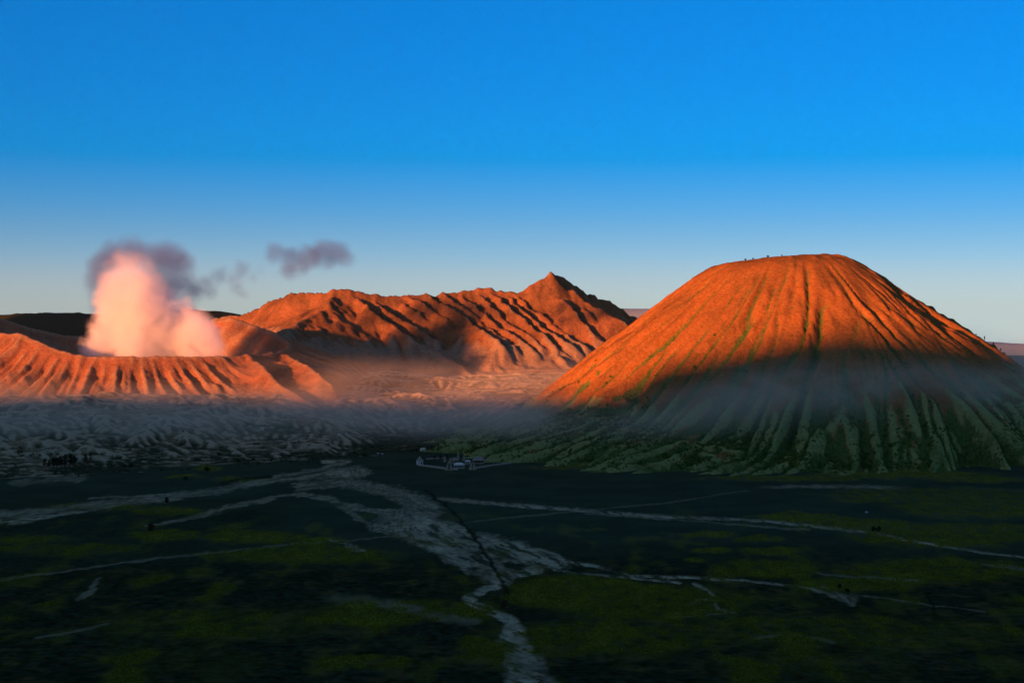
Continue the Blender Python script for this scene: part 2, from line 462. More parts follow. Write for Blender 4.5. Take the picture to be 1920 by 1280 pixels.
Z = Z - (7 * sstep(150, 260, r) + 4 * lower) * (1 - mid) ** 3.5 * pick(41, 52) - 5 * lower * (1 - mid)
Z = Z - (0.8 * sstep(160, 300, r) + 1.5 * lower) * (1 - fin) ** 1.5 * pick(97, 53)
skirt = 70 * sstep(860, 400, r) * np.clip(-np.cos(th - 0.45), 0, 1) ** 1.5 + 8 * sstep(720, 540, r)
Z = smax(Z, skirt - 14 - 22 * (1 - mid) ** 1.3 * sstep(480, 640, r) - 16 * (1 - big) * sstep(500, 700, r) + 5 * fbm(X / 45, Y / 45, 4, 61), 12)
Z += 1.2 * fbm(X / 14, Y / 14, 3, 62)
Z = np.where(r > 700, Z - (r - 700) * 0.22, Z)
Z = erode(Z, c_, 30000, 80, 5, 0.14, 5.0, 0.30, 0.10, 5, where=(r < 640) & (Z > 5))
cv = curv(Z, 3)
hgt = Z
veg = np.clip(0.10 + 0.30 * np.clip(cv / 3.0, -1, 1.5) + 0.55 * sstep(150, 40, hgt) * sstep(-1.0, 2.0, cv) + 0.3 * sstep(240, 120, hgt) * sstep(0, 2, cv), 0, 1)
veg = np.maximum(veg, 0.9 * sstep(26, 6, hgt) * sstep(-0.3, .8, cv))
ash = np.clip(sstep(150 + 45 * np.cos(th), 45, hgt) * (0.5 - 0.2 * cv) + 0.5 * fbm(X / 40, Y / 40, 4, 63), 0, 1)  # lightened green low slope, not ash; its upper limit follows the sunlit edge
veg = np.clip(veg + 0.7 * sstep(110, 20, hgt) * np.clip(0.42 + 1.3 * fbm(X / 55, Y / 55, 4, 64), 0, 1), 0, 1)
stk = fbm(th * 13 + 0.6 * fbm(X / 60, Y / 60, 2, 66), r / 190, 4, 65)
veg = np.clip(veg + 0.5 * np.clip(stk, 0, 1) * sstep(90, 200, hgt) + 0.12 * np.clip(cv / 2, 0, 1.2), 0, 1)
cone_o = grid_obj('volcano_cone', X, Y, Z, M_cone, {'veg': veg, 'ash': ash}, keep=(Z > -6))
setp(cone_o, 'broad flat-topped cone with ribbed gullied flanks, orange in the sun above', 'mountain', kind='structure')
CONE = (xs, ys, Z, cv)

def hat(field, x, y):
    xs, ys, Z = field[:3]
    i = np.clip(((x - xs[0]) / (xs[1] - xs[0])), 0, len(xs) - 2); j = np.clip(((y - ys[0]) / (ys[1] - ys[0])), 0, len(ys) - 2)
    ii = np.asarray(i).astype(int); jj = np.asarray(j).astype(int); fx = i - ii; fy = j - jj
    return Z[jj, ii] * (1 - fx) * (1 - fy) + Z[jj, ii + 1] * fx * (1 - fy) + Z[jj + 1, ii] * (1 - fx) * fy + Z[jj + 1, ii + 1] * fx * fy

# ------------------------------------------------------------------ the steaming crater on the left
xs = np.arange(-1560, -150, 3.6); ys = np.arange(2700, 3860, 3.6)
X, Y = np.meshgrid(xs, ys)
KX, KY = -830.0, 3300.0
dx, dy = X - KX, Y - KY
r = np.hypot(dx, dy); th = np.degrees(np.arctan2(dy, dx))
ta = np.array([-180, -165, -150, -135, -120, -105, -90, -60, -30, 0, 30, 60, 75, 90, 105, 120, 135, 150, 165, 180])
tr = np.array([400, 350, 300, 280, 280, 285, 290, 300, 330, 352, 340, 330, 330, 330, 335, 345, 380, 420, 420, 400])
tz = np.array([235, 218, 205, 199, 198, 174, 154, 153, 151, 160, 196, 228, 216, 192, 180, 178, 203, 233, 238, 235])
thn = th + 7 * fbm(X / 160, Y / 160, 2, 111)
rr = np.interp(thn, ta, tr); zr = np.interp(thn, ta, tz) + 2.5 * fbm(X / 45, Y / 45, 4, 112)
so = np.interp(th, [-180, -120, -60, -20, 20, 60, 180], [0.5, 0.60, 0.60, 0.45, 0.40, 0.5, 0.5])
Zo = zr - so * (r - rr) + 0.00055 * np.clip(r - rr, 0, 400) ** 2
Zi = np.maximum(zr - 1.0 * (rr - r), 35)
Z = smin(Zo, Zi, 5)
wv = fbm(X / 90, Y / 90, 3, 113)
def rad(n, seed):
    a = th / 360 * n + 0.45 * fbm(X / 110, Y / 110, 3, seed)
    f = a - np.floor(a); return np.abs(f - 0.5) * 2
out = sstep(0, 60, r - rr)
Z = Z - out * (10 * (1 - rad(37, 115)) ** 2 + 7 * (1 - rad(83, 116)) ** 1.5 + 3.2 * (1 - rad(171, 119))) - sstep(-10, -60, r - rr) * 4 * (1 - rad(60, 117))
Z = Z - 14 * out * sstep(100, 260, r - rr) * (1 - rad(17, 118))
# spur running down to the right of the rim
def roof(pts, X, Y, sl, sl2=None):
    """Roof-shaped ridges: height of the crest line minus slope times distance."""
    best = np.full(X.shape, -1e9)
    for (a, b) in zip(pts[:-1], pts[1:]):
        ax, ay = b[0] - a[0], b[1] - a[1]
        t = np.clip(((X - a[0]) * ax + (Y - a[1]) * ay) / (ax * ax + ay * ay), 0, 1)
        d = np.hypot(X - a[0] - t * ax, Y - a[1] - t * ay)
        h = a[2] + (b[2] - a[2]) * t - sl * d
        best = np.maximum(best, h)
    return best
Wx = X + 14 * fbm(X / 70, Y / 70, 3, 121); Wy = Y + 14 * fbm(X / 70, Y / 70, 3, 122)
for sp in ([P(540, 662, 3230), P(585, 690, 3080), P(640, 724, 2960), P(700, 748, 2880)], [P(470, 664, 3130), P(505, 697, 3030), P(560, 742, 2900)]):
    Z = smax(Z, roof(sp, Wx, Wy, 0.46), 14)
Z += 1.5 * fbm(X / 18, Y / 18, 3, 123)
Z -= 130 * sstep(-380, -160, X)
Z = erode(Z, 3.6, 30000, 70, 5, 0.16, 6.0, 0.25, 0.10, 6, where=Z > 40)
cv = curv(Z, 3)
veg = np.clip(0.05 + 0.12 * np.clip(cv / 3, -1, 1), 0, 1) * 0.6
ash = np.clip(0.35 - 0.1 * cv + 0.35 * sstep(110, 60, Z) + 0.25 * sstep(0, -40, r - rr), 0, 1)
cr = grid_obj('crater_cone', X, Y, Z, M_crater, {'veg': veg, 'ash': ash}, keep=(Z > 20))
setp(cr, 'low wide crater with fluted ashy outer wall under the steam', 'crater', kind='structure')

# ------------------------------------------------------------------ the high ridge behind
xs = np.arange(-1300, 1050, 5.0); ys = np.arange(3330, 5150, 5.0)
X, Y = np.meshgrid(xs, ys)
Wx = X + 40 * fbm(X / 190, Y / 190, 4, 131); Wy = Y + 40 * fbm(X / 190, Y / 190, 4, 132)
Wx = Wx + 8 * fbm(X / 40, Y / 40, 3, 133)
SH = ([380, 622, 650, 690, 750, 800, 860, 905, 940, 970, 1031, 1060, 1100, 1180, 1280], [0, 0, 40, 120, 240, 310, 330, 310, 300, 250, 210, 210, 190, 150, 150])
crest = [P(a_, b_, d_ - np.interp(a_, *SH)) for a_, b_, d_ in ((380, 596, 4350), (430, 586, 4300), (470, 577, 4250), (520, 552, 4150), (545, 543, 4100), (610, 544, 4060), (622, 535, 4050), (650, 537, 4100),
         (690, 545, 4200), (750, 549, 4350), (800, 547, 4450), (860, 540, 4500), (905, 534, 4500), (940, 540, 4500),
         (970, 545, 4450), (1000, 526, 4450), (1031, 506, 4450), (1060, 518, 4500), (1100, 543, 4550), (1140, 560, 4600), (1180, 580, 4650), (1280, 640, 4750))]
def spur(*pts):
    a0, b0, d0 = pts[0]; dn_ = d0 - np.interp(a0, *SH)
    return [P(a_, b_, dn_ - 0.72 * (d0 - d_)) for a_, b_, d_ in pts]
Z = roof(crest, X + 6 * fbm(X / 50, Y / 50, 3, 134), Y, 0.95)
for sp, sl in (([P(622, 536, 4050), P(600, 572, 3940), P(548, 604, 3800), P(520, 640, 3650), P(520, 668, 3480)], 0.50),
               (spur((652, 538, 4110), (690, 568, 4010), (740, 600, 3920), (800, 634, 3830), (860, 680, 3700)), 0.72),
               (spur((730, 550, 4310), (790, 580, 4200), (880, 640, 4040), (930, 690, 3880)), 0.75),
               (spur((795, 549, 4440), (850, 575, 4300), (930, 640, 4080)), 0.8),
               (spur((850, 543, 4500), (905, 580, 4330), (985, 640, 4130)), 0.8),
               (spur((915, 538, 4500), (960, 575, 4330), (1040, 640, 4130), (1080, 690, 3980)), 0.8),
               (spur((970, 546, 4450), (1020, 585, 4310), (1095, 640, 4150)), 0.8),
               (spur((1015, 520, 4450), (1060, 565, 4320), (1130, 625, 4180), (1190, 680, 4050)), 0.8),
               (spur((1040, 512, 4460), (1090, 550, 4390), (1180, 612, 4250)), 0.8),
               (spur((685, 546, 4190), (730, 575, 4090), (800, 612, 3990)), 0.8),
               (spur((762, 551, 4370), (815, 578, 4260), (905, 640, 4080)), 0.85),
               (spur((822, 546, 4470), (880, 580, 4330), (955, 640, 4120)), 0.85),
               (spur((885, 538, 4500), (935, 580, 4330), (1010, 640, 4140)), 0.85),
               (spur((945, 543, 4490), (990, 580, 4330), (1065, 640, 4150)), 0.85),
               (spur((1065, 522, 4500), (1120, 560, 4430), (1205, 620, 4300)), 0.85),
               (spur((1090, 540, 4540), (1140, 570, 4470), (1230, 630, 4350)), 0.8)):
    Z = smax(Z, roof(sp, Wx, Wy, sl), 4)
base = 70 + 0.05 * (Y - 3600) + 22 * fbm(X / 220, Y / 220, 4, 135) + 10 * fbm(X / 60, Y / 60, 4, 136, ridged=True)
base = base - 0.16 * np.clip(-550 - X, 0, 500)
Z = smax(Z, base, 26)
Z -= 9 * (1 - fbm(Wx / 60, Wy / 120, 4, 137, ridged=True)) * sstep(80, 150, Z)
Z += 2.5 * fbm(X / 22, Y / 22, 3, 138)
Z = erode(Z, 5.0, 30000, 80, 6, 0.2, 6.0, 0.25, 0.1, 7)
edge = sstep(3330, 3560, Y)
Z = Z * edge + (1 - edge) * (np.minimum(Z, 95) - 45 * (1 - edge))
cv = curv(Z, 3)
veg = np.clip(0.12 + 0.12 * np.clip(cv / 4, -1, 1.5) + 0.22 * sstep(180, 300, Z), 0, 1)
ash = np.clip(sstep(210, 120, Z) * 0.8 - 0.06 * cv + 0.35 * sstep(-350, -650, X) * sstep(250, 190, Z), 0, 1)
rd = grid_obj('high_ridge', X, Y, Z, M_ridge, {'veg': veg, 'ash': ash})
setp(rd, 'long gullied mountain ridge with a pointed summit behind the valley', 'mountain', kind='structure')

# ------------------------------------------------------------------ eroded badlands between the plain and the mountains
xs = np.arange(-1560, 700, 3.6); ys = np.arange(2060, 3560, 3.6)
X, Y = np.meshgrid(xs, ys)
ex = np.array([-3000, -830, -700, -527, -307, -232, -145, -60, 60, 240, 700]); ey = np.array([2060, 2095, 2180, 2310, 2455, 2570, 2640, 2600, 2520, 2560, 2700])
e0 = np.interp(X, ex, ey) + 28 * fbm(X / 120, Y / 120, 3, 141)
q = Y - e0
rise = 50 * sstep(-10, 520, q) + 0.045 * np.clip(q - 200, 0, 2000)
lump = 0.6 * fbm(X / 120, Y / 150, 5, 143, 0.55) * 1.6 + 0.55 * fbm(X / 75, Y / 60, 5, 148, 0.5, ridged=True)
lump2 = fbm(X / 21, Y / 26, 4, 144, 0.6)
la = sstep(10, 130, q) * (1 - 0.55 * sstep(450, 900, q)) * (1 - 0.45 * sstep(-250, 50, X))
big_b = fbm(X / 260 + 0.4 * fbm(X / 140, Y / 140, 2, 191), Y / 210, 3, 190, ridged=True)
la = la * np.clip(0.55 + 0.9 * fbm(X / 170, Y / 130, 3, 192), 0.15, 1.3)
Z = rise - 1.5 + 16 * (big_b - 0.2) * sstep(40, 260, q) + la * (17 * lump + 4.5 * lump2 + 2)
Z = Z - 4 * sstep(0, -40, q)
Z = erode(Z, 3.6, 30000, 70, 7, 0.25, 6.0, 0.2, 0.12, 8, where=q > 0)
cv = curv(Z, 2)
vn = fbm(X / 90, Y / 90, 4, 146)
veg = np.clip(0.26 + 0.75 * vn + 0.5 * np.clip(cv / 1.6, -1, 1.4) + 0.5 * sstep(260, 20, q + 110 * fbm(X / 110, Y / 110, 3, 149)) + 0.35 * sstep(-350, -100, X) * sstep(500, 200, q), 0, 1)
ash = np.clip(0.45 + 0.7 * fbm(X / 60, Y / 60, 4, 147) - 0.35 * cv, 0, 1)
bd = grid_obj('badlands', X, Y, Z, M_bad, {'veg': veg, 'ash': ash}, keep=(q > -45))
setp(bd, 'rough grey badlands of eroded ash hummocks below the crater', 'badlands', kind='structure')
BAD = (xs, ys, Z, cv)

# ------------------------------------------------------------------ far hill, cloud bank and the caldera rim behind the viewer
xs = np.arange(-2900, 300, 22.0); ys = np.arange(5300, 7100, 22.0)
X, Y = np.meshgrid(xs, ys)
Z = roof([P(-250, 600, 6300), P(20, 588, 6200), P(85, 583, 6100), P(130, 584, 6100), P(250, 592, 6200), P(350, 578, 6200), P(420, 586, 6300), P(560, 610, 6500)], X, Y, 0.32) + 14 * fbm(X / 160, Y / 160, 4, 151)
far = grid_obj('far_hill', X, Y, Z, M_forest, {'veg': np.full(Z.shape, 0.6), 'ash': np.zeros(Z.shape)})
setp(far, 'dark green wooded hill far behind the crater', 'hill', kind='structure')
M_cloud_bank = plain_mat('cloud_bank', (0.26, 0.36, 0.42), (0.24, 0.33, 0.39), 0.0006, 1.0, 5.0)  # solid mesh standing for a cloud bank, distance haze painted into its pale colour
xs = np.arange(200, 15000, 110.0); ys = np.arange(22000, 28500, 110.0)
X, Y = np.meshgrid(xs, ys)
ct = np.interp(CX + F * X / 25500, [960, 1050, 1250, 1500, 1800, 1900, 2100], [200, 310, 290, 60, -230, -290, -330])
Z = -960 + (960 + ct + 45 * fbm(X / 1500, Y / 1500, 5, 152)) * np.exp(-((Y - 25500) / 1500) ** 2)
lo = grid_obj('cloud_bank', X, Y, Z, M_cloud_bank)
setp(lo, 'low hazy mauve cloud bank on the horizon beyond the flat-topped cone', 'hill', kind='structure')

# caldera wall behind and left of the viewer: it keeps the low sun off the plain
sa, ca = math.sin(SUN_AZ), math.cos(SUN_AZ)
S, T = np.meshgrid(np.arange(-5200, 3600, 22.0), np.arange(-2600, 420, 22.0))
T0 = -1200
hs_ = np.interp(S, [-5200, -4250, -3350, -3000, -2514, -2352, -1923, -1607, -1496, -1400, -1300, -1057, -972, -600, 0, 1500, 3600], [830, 820, 395, 360, 385, 397, 428, 455, 455, 474, 522, 575, 590, 612, 620, 640, 600])
hs_ = hs_ + 22 * fbm(S / 150, S * 0 + 3.3, 4, 161)
Z = hs_ - 0.46 * np.abs(T - T0) * np.where(T > T0, 1.0, 0.35) - 12 * np.clip(1 - fbm(S / 120, T / 300, 4, 162, ridged=True), 0, 2) * sstep(20, 260, np.abs(T - T0))
ledge = (CAMZ - 14) - 0.8 * np.hypot(S, np.maximum(T, -60 + 0 * T))
Z = np.maximum(Z, ledge)
Xw = S * ca + T * sa; Yw = -S * sa + T * ca
rm = grid_obj('caldera_rim', Xw, Yw, Z, M_forest, {'veg': np.full(Z.shape, 0.5), 'ash': np.zeros(Z.shape)}, keep=Z > -30)
setp(rm, 'steep caldera wall around the viewpoint', 'hill', kind='structure')

# ------------------------------------------------------------------ scrub on the slopes (uncountable)
M_scrub = plain_mat('scrub_leaves', (0.045, 0.11, 0.012), (0.085, 0.15, 0.018), 0.12, 0.9, 0.2)
M_leaf = plain_mat('dark_leaves', (0.016, 0.026, 0.010), (0.028, 0.04, 0.014), 0.5, 0.9, 0.1)
M_leaf2 = plain_mat('olive_leaves', (0.05, 0.07, 0.018), (0.035, 0.05, 0.014), 0.5, 0.9, 0.1)
M_bark = plain_mat('bark', (0.07, 0.05, 0.035), (0.045, 0.035, 0.025), 2.0)

def leaf_cloud(cx, cy, cz, rad, rz, n, size, r):
    """n leaf-clump faces per centre, spread through uneven blobs; arrays in, (V, Q) out."""
    m = len(cx)
    u = r.normal(size=(m, n, 3)); u /= np.linalg.norm(u, axis=2, keepdims=True)
    u *= (r.uniform(0.25, 1.0, (m, n, 1)) ** 0.5)
    c = np.stack([cx[:, None] + u[..., 0] * rad[:, None], cy[:, None] + u[..., 1] * rad[:, None], cz[:, None] + (u[..., 2] * 0.5 + 0.5) * rz[:, None]], -1)
    a = r.normal(size=(m, n, 3)); a /= np.linalg.norm(a, axis=2, keepdims=True)
    b = np.cross(a, r.normal(size=(m, n, 3))); b /= np.linalg.norm(b, axis=2, keepdims=True) + 1e-9
    s = (size * rad[:, None, None]) * r.uniform(0.6, 1.3, (m, n, 1))
    V = np.stack([c - a * s, c + b * s * 0.7, c + a * s, c - b * s * 0.7], 2).reshape(-1, 3)
    Q = np.arange(len(V)).reshape(-1, 4)
    return V, Q

def scatter(field, count, dens, rmin, rmax, r):
    xs, ys, Z, cv = field
    x = r.uniform(xs[2], xs[-3], count); y = r.uniform(ys[2], ys[-3], count)
    i = ((x - xs[0]) / (xs[1] - xs[0])).astype(int); j = ((y - ys[0]) / (ys[1] - ys[0])).astype(int)
    z = Z[j, i]; c = cv[j, i]
    k = r.uniform(0, 1, count) < dens(x, y, z, c)
    x, y = x[k], y[k]
    z = hat(field, x, y)
    return x, y, z, r.uniform(rmin, rmax, len(x)) * (0.7 + 0.6 * r.uniform(0, 1, len(x)) ** 3)

r_ = np.random.default_rng(21)
def d_cone(x, y, z, c):
    front = (y < 2900)
    cl = np.clip(0.5 + 1.6 * fbm(x / 60, y / 60, 3, 201), 0, 1)
    low = sstep(120, 45, z) * sstep(-1.5, 1.0, c) * 0.85 + 0.55 * sstep(85, 30, z) + sstep(260, 120, z) * sstep(0.4, 2.0, c) * 0.4 * sstep(215, 150, z) + 0.03 * sstep(140, 100, z)
    return front * (z > 1.0) * cl * low
x, y, z, s = scatter(CONE, 170000, d_cone, 1.3, 2.9, r_)
V, Q = leaf_cloud(x, y, z - 0.5, s, s * 1.7, 12, 0.55, r_)
o = np_mesh('scrub', V, Q, M_scrub, smooth=False)
setp(o, 'dark green scrub filling the gullies round the foot of the flat-topped cone', 'scrub', kind='stuff')
def d_bad(x, y, z, c):
    ee = np.interp(x, ex, ey); q = y - ee
    cl = np.clip(0.25 + 1.9 * fbm(x / 75, y / 75, 3, 211), 0, 1)
    return cl * ((q > -25) & (q < 560)) * (0.10 + 0.55 * sstep(-0.4, 1.4, c) + 0.35 * sstep(150, 20, q)) * (0.55 + 0.6 * sstep(-500, -200, x))
x, y, z, s = scatter(BAD, 110000, d_bad, 1.2, 2.7, r_)
V, Q = leaf_cloud(x, y, z - 0.5, s, s * 1.5, 12, 0.55, r_)
o = np_mesh('scrub', V, Q, M_leaf, smooth=False)
setp(o, 'dark scrub growing between the grey ash hummocks', 'scrub', kind='stuff')
# low grass tussocks standing on the olive patches of the plain
gi = np.argwhere((grass > 0.35) & (GY > 900) & (GY < 2400) & (np.abs(GX) < 950))
gi = gi[r_.integers(0, len(gi), 40000)]
x = GX[gi[:, 0], gi[:, 1]] + r_.uniform(-1.5, 1.5, len(gi)); y = GY[gi[:, 0], gi[:, 1]] + r_.uniform(-3, 3, len(gi)); z = GZ[gi[:, 0], gi[:, 1]]
s = r_.uniform(0.5, 1.1, len(x))
V, Q = leaf_cloud(x, y, z - 0.2, s, s * 1.0, 6, 0.6, r_)
M_tus = plain_mat('tussock_grass', (0.22, 0.21, 0.015), (0.14, 0.155, 0.012), 0.1, 0.9, 0.1)
o = np_mesh('grass', V, Q, M_tus, smooth=False)
setp(o, 'olive grass tussocks growing in patches on the sand', 'grass', kind='stuff')

# ------------------------------------------------------------------ trees and bushes one can tell apart
def empty(name, loc, rz=0.0):
    o = bpy.data.objects.new(name, None); col_link(o)
    o.location = loc; o.rotation_euler = (0, 0, rz); o.empty_display_size = 2
    return o

def tube(pts, rads, n=6):
    V = []; Fc = []
    for k, (p, r0) in enumerate(zip(pts, rads)):
        for a in range(n):
            V.append((p[0] + r0 * math.cos(2 * math.pi * a / n), p[1] + r0 * math.sin(2 * math.pi * a / n), p[2]))
    for k in range(len(pts) - 1):
        for a in range(n):
            b = (a + 1) % n
            Fc.append((k * n + a, k * n + b, (k + 1) * n + b, (k + 1) * n + a))
    Fc.append(tuple(range((len(pts) - 1) * n, len(pts) * n)))
    return V, Fc

def joined(parts):
    V = []; Fc = []
    for v, f in parts:
        o = len(V); V += list(v); Fc += [tuple(i + o for i in q) for q in f]
    return V, Fc

def tree(name, loc, h, w, label, cat, group, mat, tall=True, seed=0):
    r = np.random.default_rng(seed + 300)
    root = empty(name, loc, r.uniform(0, 6))
    setp(root, label, cat, group)
    lean = r.uniform(-0.05, 0.05, 2) * h
    base = 0.28 if tall else 0.08
    tr = h * 0.028 + 0.08
    tp = [(lean[0] * t, lean[1] * t, -0.5 + (h * 0.9 + 0.5) * t) for t in (0, 0.3, 0.65, 1)]
    parts = [tube(tp, [tr, tr * 0.75, tr * 0.45, tr * 0.12])]
    nl = 7; cx = []; cy = []; cz = []; cr = []
    for k in range(nl):
        t = base + (0.95 - base) * (k + 0.5) / nl
        a = k * 2.4 + r.uniform(0, 1)
        reach = w * 0.5 * (math.sin(math.pi * min(1, (t - base) / (1 - base) * 0.8 + 0.2)) ** 0.7) * r.uniform(0.6, 1.0)
        p0 = (lean[0] * t, lean[1] * t, h * t * 0.9)
        p1 = (p0[0] + reach * 0.75 * math.cos(a), p0[1] + reach * 0.75 * math.sin(a), p0[2] + h * 0.06)
        parts.append(tube([p0, p1], [tr * 0.35, tr * 0.08], 4))
        for q in (0.45, 0.95):
            cx.append(p0[0] + (p1[0] - p0[0]) * q); cy.append(p0[1] + (p1[1] - p0[1]) * q); cz.append(p0[2] - h * 0.05)
            cr.append(w * r.uniform(0.17, 0.27))
    cx.append(lean[0]); cy.append(lean[1]); cz.append(h * 0.82); cr.append(w * 0.16)
    v, f = joined(parts)
    mesh_obj('trunk', v, f, M_bark, root)
    cx, cy, cz, cr = map(np.array, (cx, cy, cz, cr))
    V, Q = leaf_cloud(cx, cy, cz, cr, cr * (1.5 if tall else 1.2), 34, 0.30, r)
    c = np_mesh('crown' if tall else 'foliage', V, Q, mat, smooth=False)
    c.parent = root
    return root

def ground_at(px, py, field=None, z0=0.0):
    x, y, z = G(px, py, z0)
    if field is not None:
        for D in np.arange(1800, 3600, 2.0):         # walk the sight line until it meets the slope
            xx = (px - CX) / F * D
            if hat(field, xx, D) >= CAMZ - (py - HY) / F * D: return (xx, D, float(hat(field, xx, D)))
    return x, y, z

k = 0
# dark grove in the hollow at the left
for px, py, h, w_ in ((84, 877, 15, 8), (92, 878, 12, 9), (100, 878, 16, 11), (107, 879, 17, 12), (114, 878, 19, 13), (122, 877, 21, 13), (131, 876, 21, 14), (139, 875, 17, 12)):
    lab = ['narrow dark tree standing apart at the left end of the grove', 'lowest dark tree second from the left in the grove', 'dark tree third from the left in the grove',
           'dark tree fourth from the left in the grove', 'dark tree in the middle of the grove, fifth from the left', 'tall dark tree third from the right end of the grove',
           'widest dark tree second from the right end of the grove', 'dark tree at the right end of the grove'][k]
    tree('dark_tree', ground_at(px, py, BAD), h, w_, lab, 'tree', 'dark grove below the crater', M_leaf, True, k); k += 1
for px, py, h, w_, lab in ((160, 868, 15, 8, 'slim dark tree just right of the grove, left of a pair'), (171, 867, 17, 7, 'slim dark tree just right of the grove, right of a pair')):
    tree('dark_tree', ground_at(px, py, BAD), h, w_, lab, 'tree', 'pair of slim trees', M_leaf, True, k); k += 1
# bushes on the plain
for px, py, h, w_, lab in ((284, 996, 8, 10, 'round black bush alone on the grass at the left'), (313, 943, 7, 8, 'small dark bush beside the upper pale wash at the left'),
                           (1638, 996, 5.5, 6.5, 'left one of two dark bushes beside the long pale track'), (1648, 996, 5.5, 6.5, 'right one of two dark bushes beside the long pale track'),
                           (1574, 1103, 4, 4.5, 'small dark bush right of the pale spill of ash'), (1589, 1110, 3, 5, 'low bush lower right of the pale spill of ash'),
                           (348, 900, 4.5, 8, 'low dark bush at the edge of the badlands'), (388, 884, 6, 12, 'wide green bush at the foot of the badlands'),
                           (245, 878, 6, 10, 'dark bush in front of the grey hummocks, right of the grove')):
    tree('bush', ground_at(px, py), h, w_, lab, 'bush', 'bushes on the plain', M_leaf2 if 'green' in lab else M_leaf, False, k); k += 1
# small trees on the cone's skyline
for dxp, h, lab in ((1846, 9, 'uppermost small tree on the right skyline of the cone'), (1863, 8, 'middle small tree on the right skyline of the cone'), (1876, 7, 'lowest small tree on the right skyline of the cone')):
    best = None
    for yy in np.arange(2500, 3150, 6.0):            # the sight line's highest slope point is the skyline
        xx = (dxp - CX) / F * yy; zz = float(hat(CONE, xx, yy)); e = (zz - CAMZ) / yy
        if best is None or e > best[0]: best = (e, xx, yy, zz)
    tree('skyline_tree', best[1:], h, h * 0.5, lab, 'tree', 'trees on the skyline of the cone', M_leaf, True, k); k += 1
for dxp, h, lab in ((1398, 2.6, 'leftmost bush on the summit edge of the cone'), (1412, 2.2, 'second bush on the summit edge of the cone'), (1440, 2.8, 'third bush on the summit edge of the cone'), (1466, 2, 'rightmost bush on the summit edge of the cone')):
    best = None
    for yy in np.arange(2600, 3050, 5.0):
        xx = (dxp - CX) / F * yy; zz = float(hat(CONE, xx, yy)); e = (zz - CAMZ) / yy
        if best is None or e > best[0]: best = (e, xx, yy, zz)
    tree('bush', best[1:], h, h * 2.2, lab, 'bush', 'bushes on the summit edge', M_leaf, False, k); k += 1

# ------------------------------------------------------------------ the temple on the plain
M_stone = plain_mat('temple_stone', (0.45, 0.37, 0.24), (0.32, 0.26, 0.17), 0.5, 0.9, 0.08)
M_white = plain_mat('white_plaster', (0.82, 0.76, 0.62), (0.70, 0.64, 0.52), 0.4, 0.85, 0.02)
M_roof = plain_mat('thatch_roof', (0.40, 0.34, 0.25), (0.26, 0.22, 0.16), 0.7, 0.95, 0.08)
M_dark = plain_mat('dark_opening', (0.02, 0.018, 0.016), (0.015, 0.014, 0.012), 1.0)
M_pale = plain_mat('pale_yellow_wall', (0.80, 0.70, 0.46), (0.66, 0.58, 0.40), 0.4, 0.85, 0.02)
M_car = plain_mat('white_paint', (0.82, 0.83, 0.84), (0.74, 0.75, 0.76), 0.5, 0.35, 0.0)
M_glass = plain_mat('car_glass', (0.03, 0.035, 0.04), (0.02, 0.025, 0.03), 0.5, 0.08, 0.0)
M_tyre = plain_mat('tyre', (0.02, 0.02, 0.02), (0.03, 0.03, 0.03), 3.0)

def bx(x0, x1, y0, y1, z0, z1, t=0.0):
    """A box, tapered towards the top by t."""
    cx, cy = (x0 + x1) / 2, (y0 + y1) / 2
    f = lambda x, c: c + (x - c) * (1 - t)
    v = [(x0, y0, z0), (x1, y0, z0), (x1, y1, z0), (x0, y1, z0), (f(x0, cx), f(y0, cy), z1), (f(x1, cx), f(y0, cy), z1), (f(x1, cx), f(y1, cy), z1), (f(x0, cx), f(y1, cy), z1)]
    return v, [(3, 2, 1, 0), (4, 5, 6, 7), (0, 1, 5, 4), (1, 2, 6, 5), (2, 3, 7, 6), (3, 0, 4, 7)]

def hip(x0, x1, y0, y1, z0, z1, ridge=0.5, over=0.6):
    """A hipped roof with eaves; ridge runs along x."""
    x0 -= over; x1 += over; y0 -= over; y1 += over
    cy = (y0 + y1) / 2; L = (x1 - x0) * (1 - ridge) / 2
    v = [(x0, y0, z0), (x1, y0, z0), (x1, y1, z0), (x0, y1, z0), (x0, y0, z0 + 0.25), (x1, y0, z0 + 0.25), (x1, y1, z0 + 0.25), (x0, y1, z0 + 0.25), (x0 + L, cy, z1), (x1 - L, cy, z1)]
    return v, [(3, 2, 1, 0), (0, 1, 5, 4), (1, 2, 6, 5), (2, 3, 7, 6), (3, 0, 4, 7), (4, 5, 9, 8), (6, 7, 8, 9), (5, 6, 9), (7, 4, 8)]

def part(name, parent, mat, *parts):
    v, f = joined(parts)
    return mesh_obj(name, v, f, mat, parent)

def gz(x, y):                                       # height of the plain
    j = min(max(np.searchsorted(yr, y) - 1, 0), len(yr) - 2); i = min(max(np.searchsorted(xr, x) - 1, 0), len(xr) - 2)
    fy = (y - yr[j]) / (yr[j + 1] - yr[j]); fx = (x - xr[i]) / (xr[i + 1] - xr[i])
    return float((GZ[j, i] * (1 - fx) + GZ[j, i + 1] * fx) * (1 - fy) + (GZ[j + 1, i] * (1 - fx) + GZ[j + 1, i + 1] * fx) * fy)

def onplain(px, py):
    x, y, _ = G(px, py); return (x, y, gz(x, y) - 0.1)

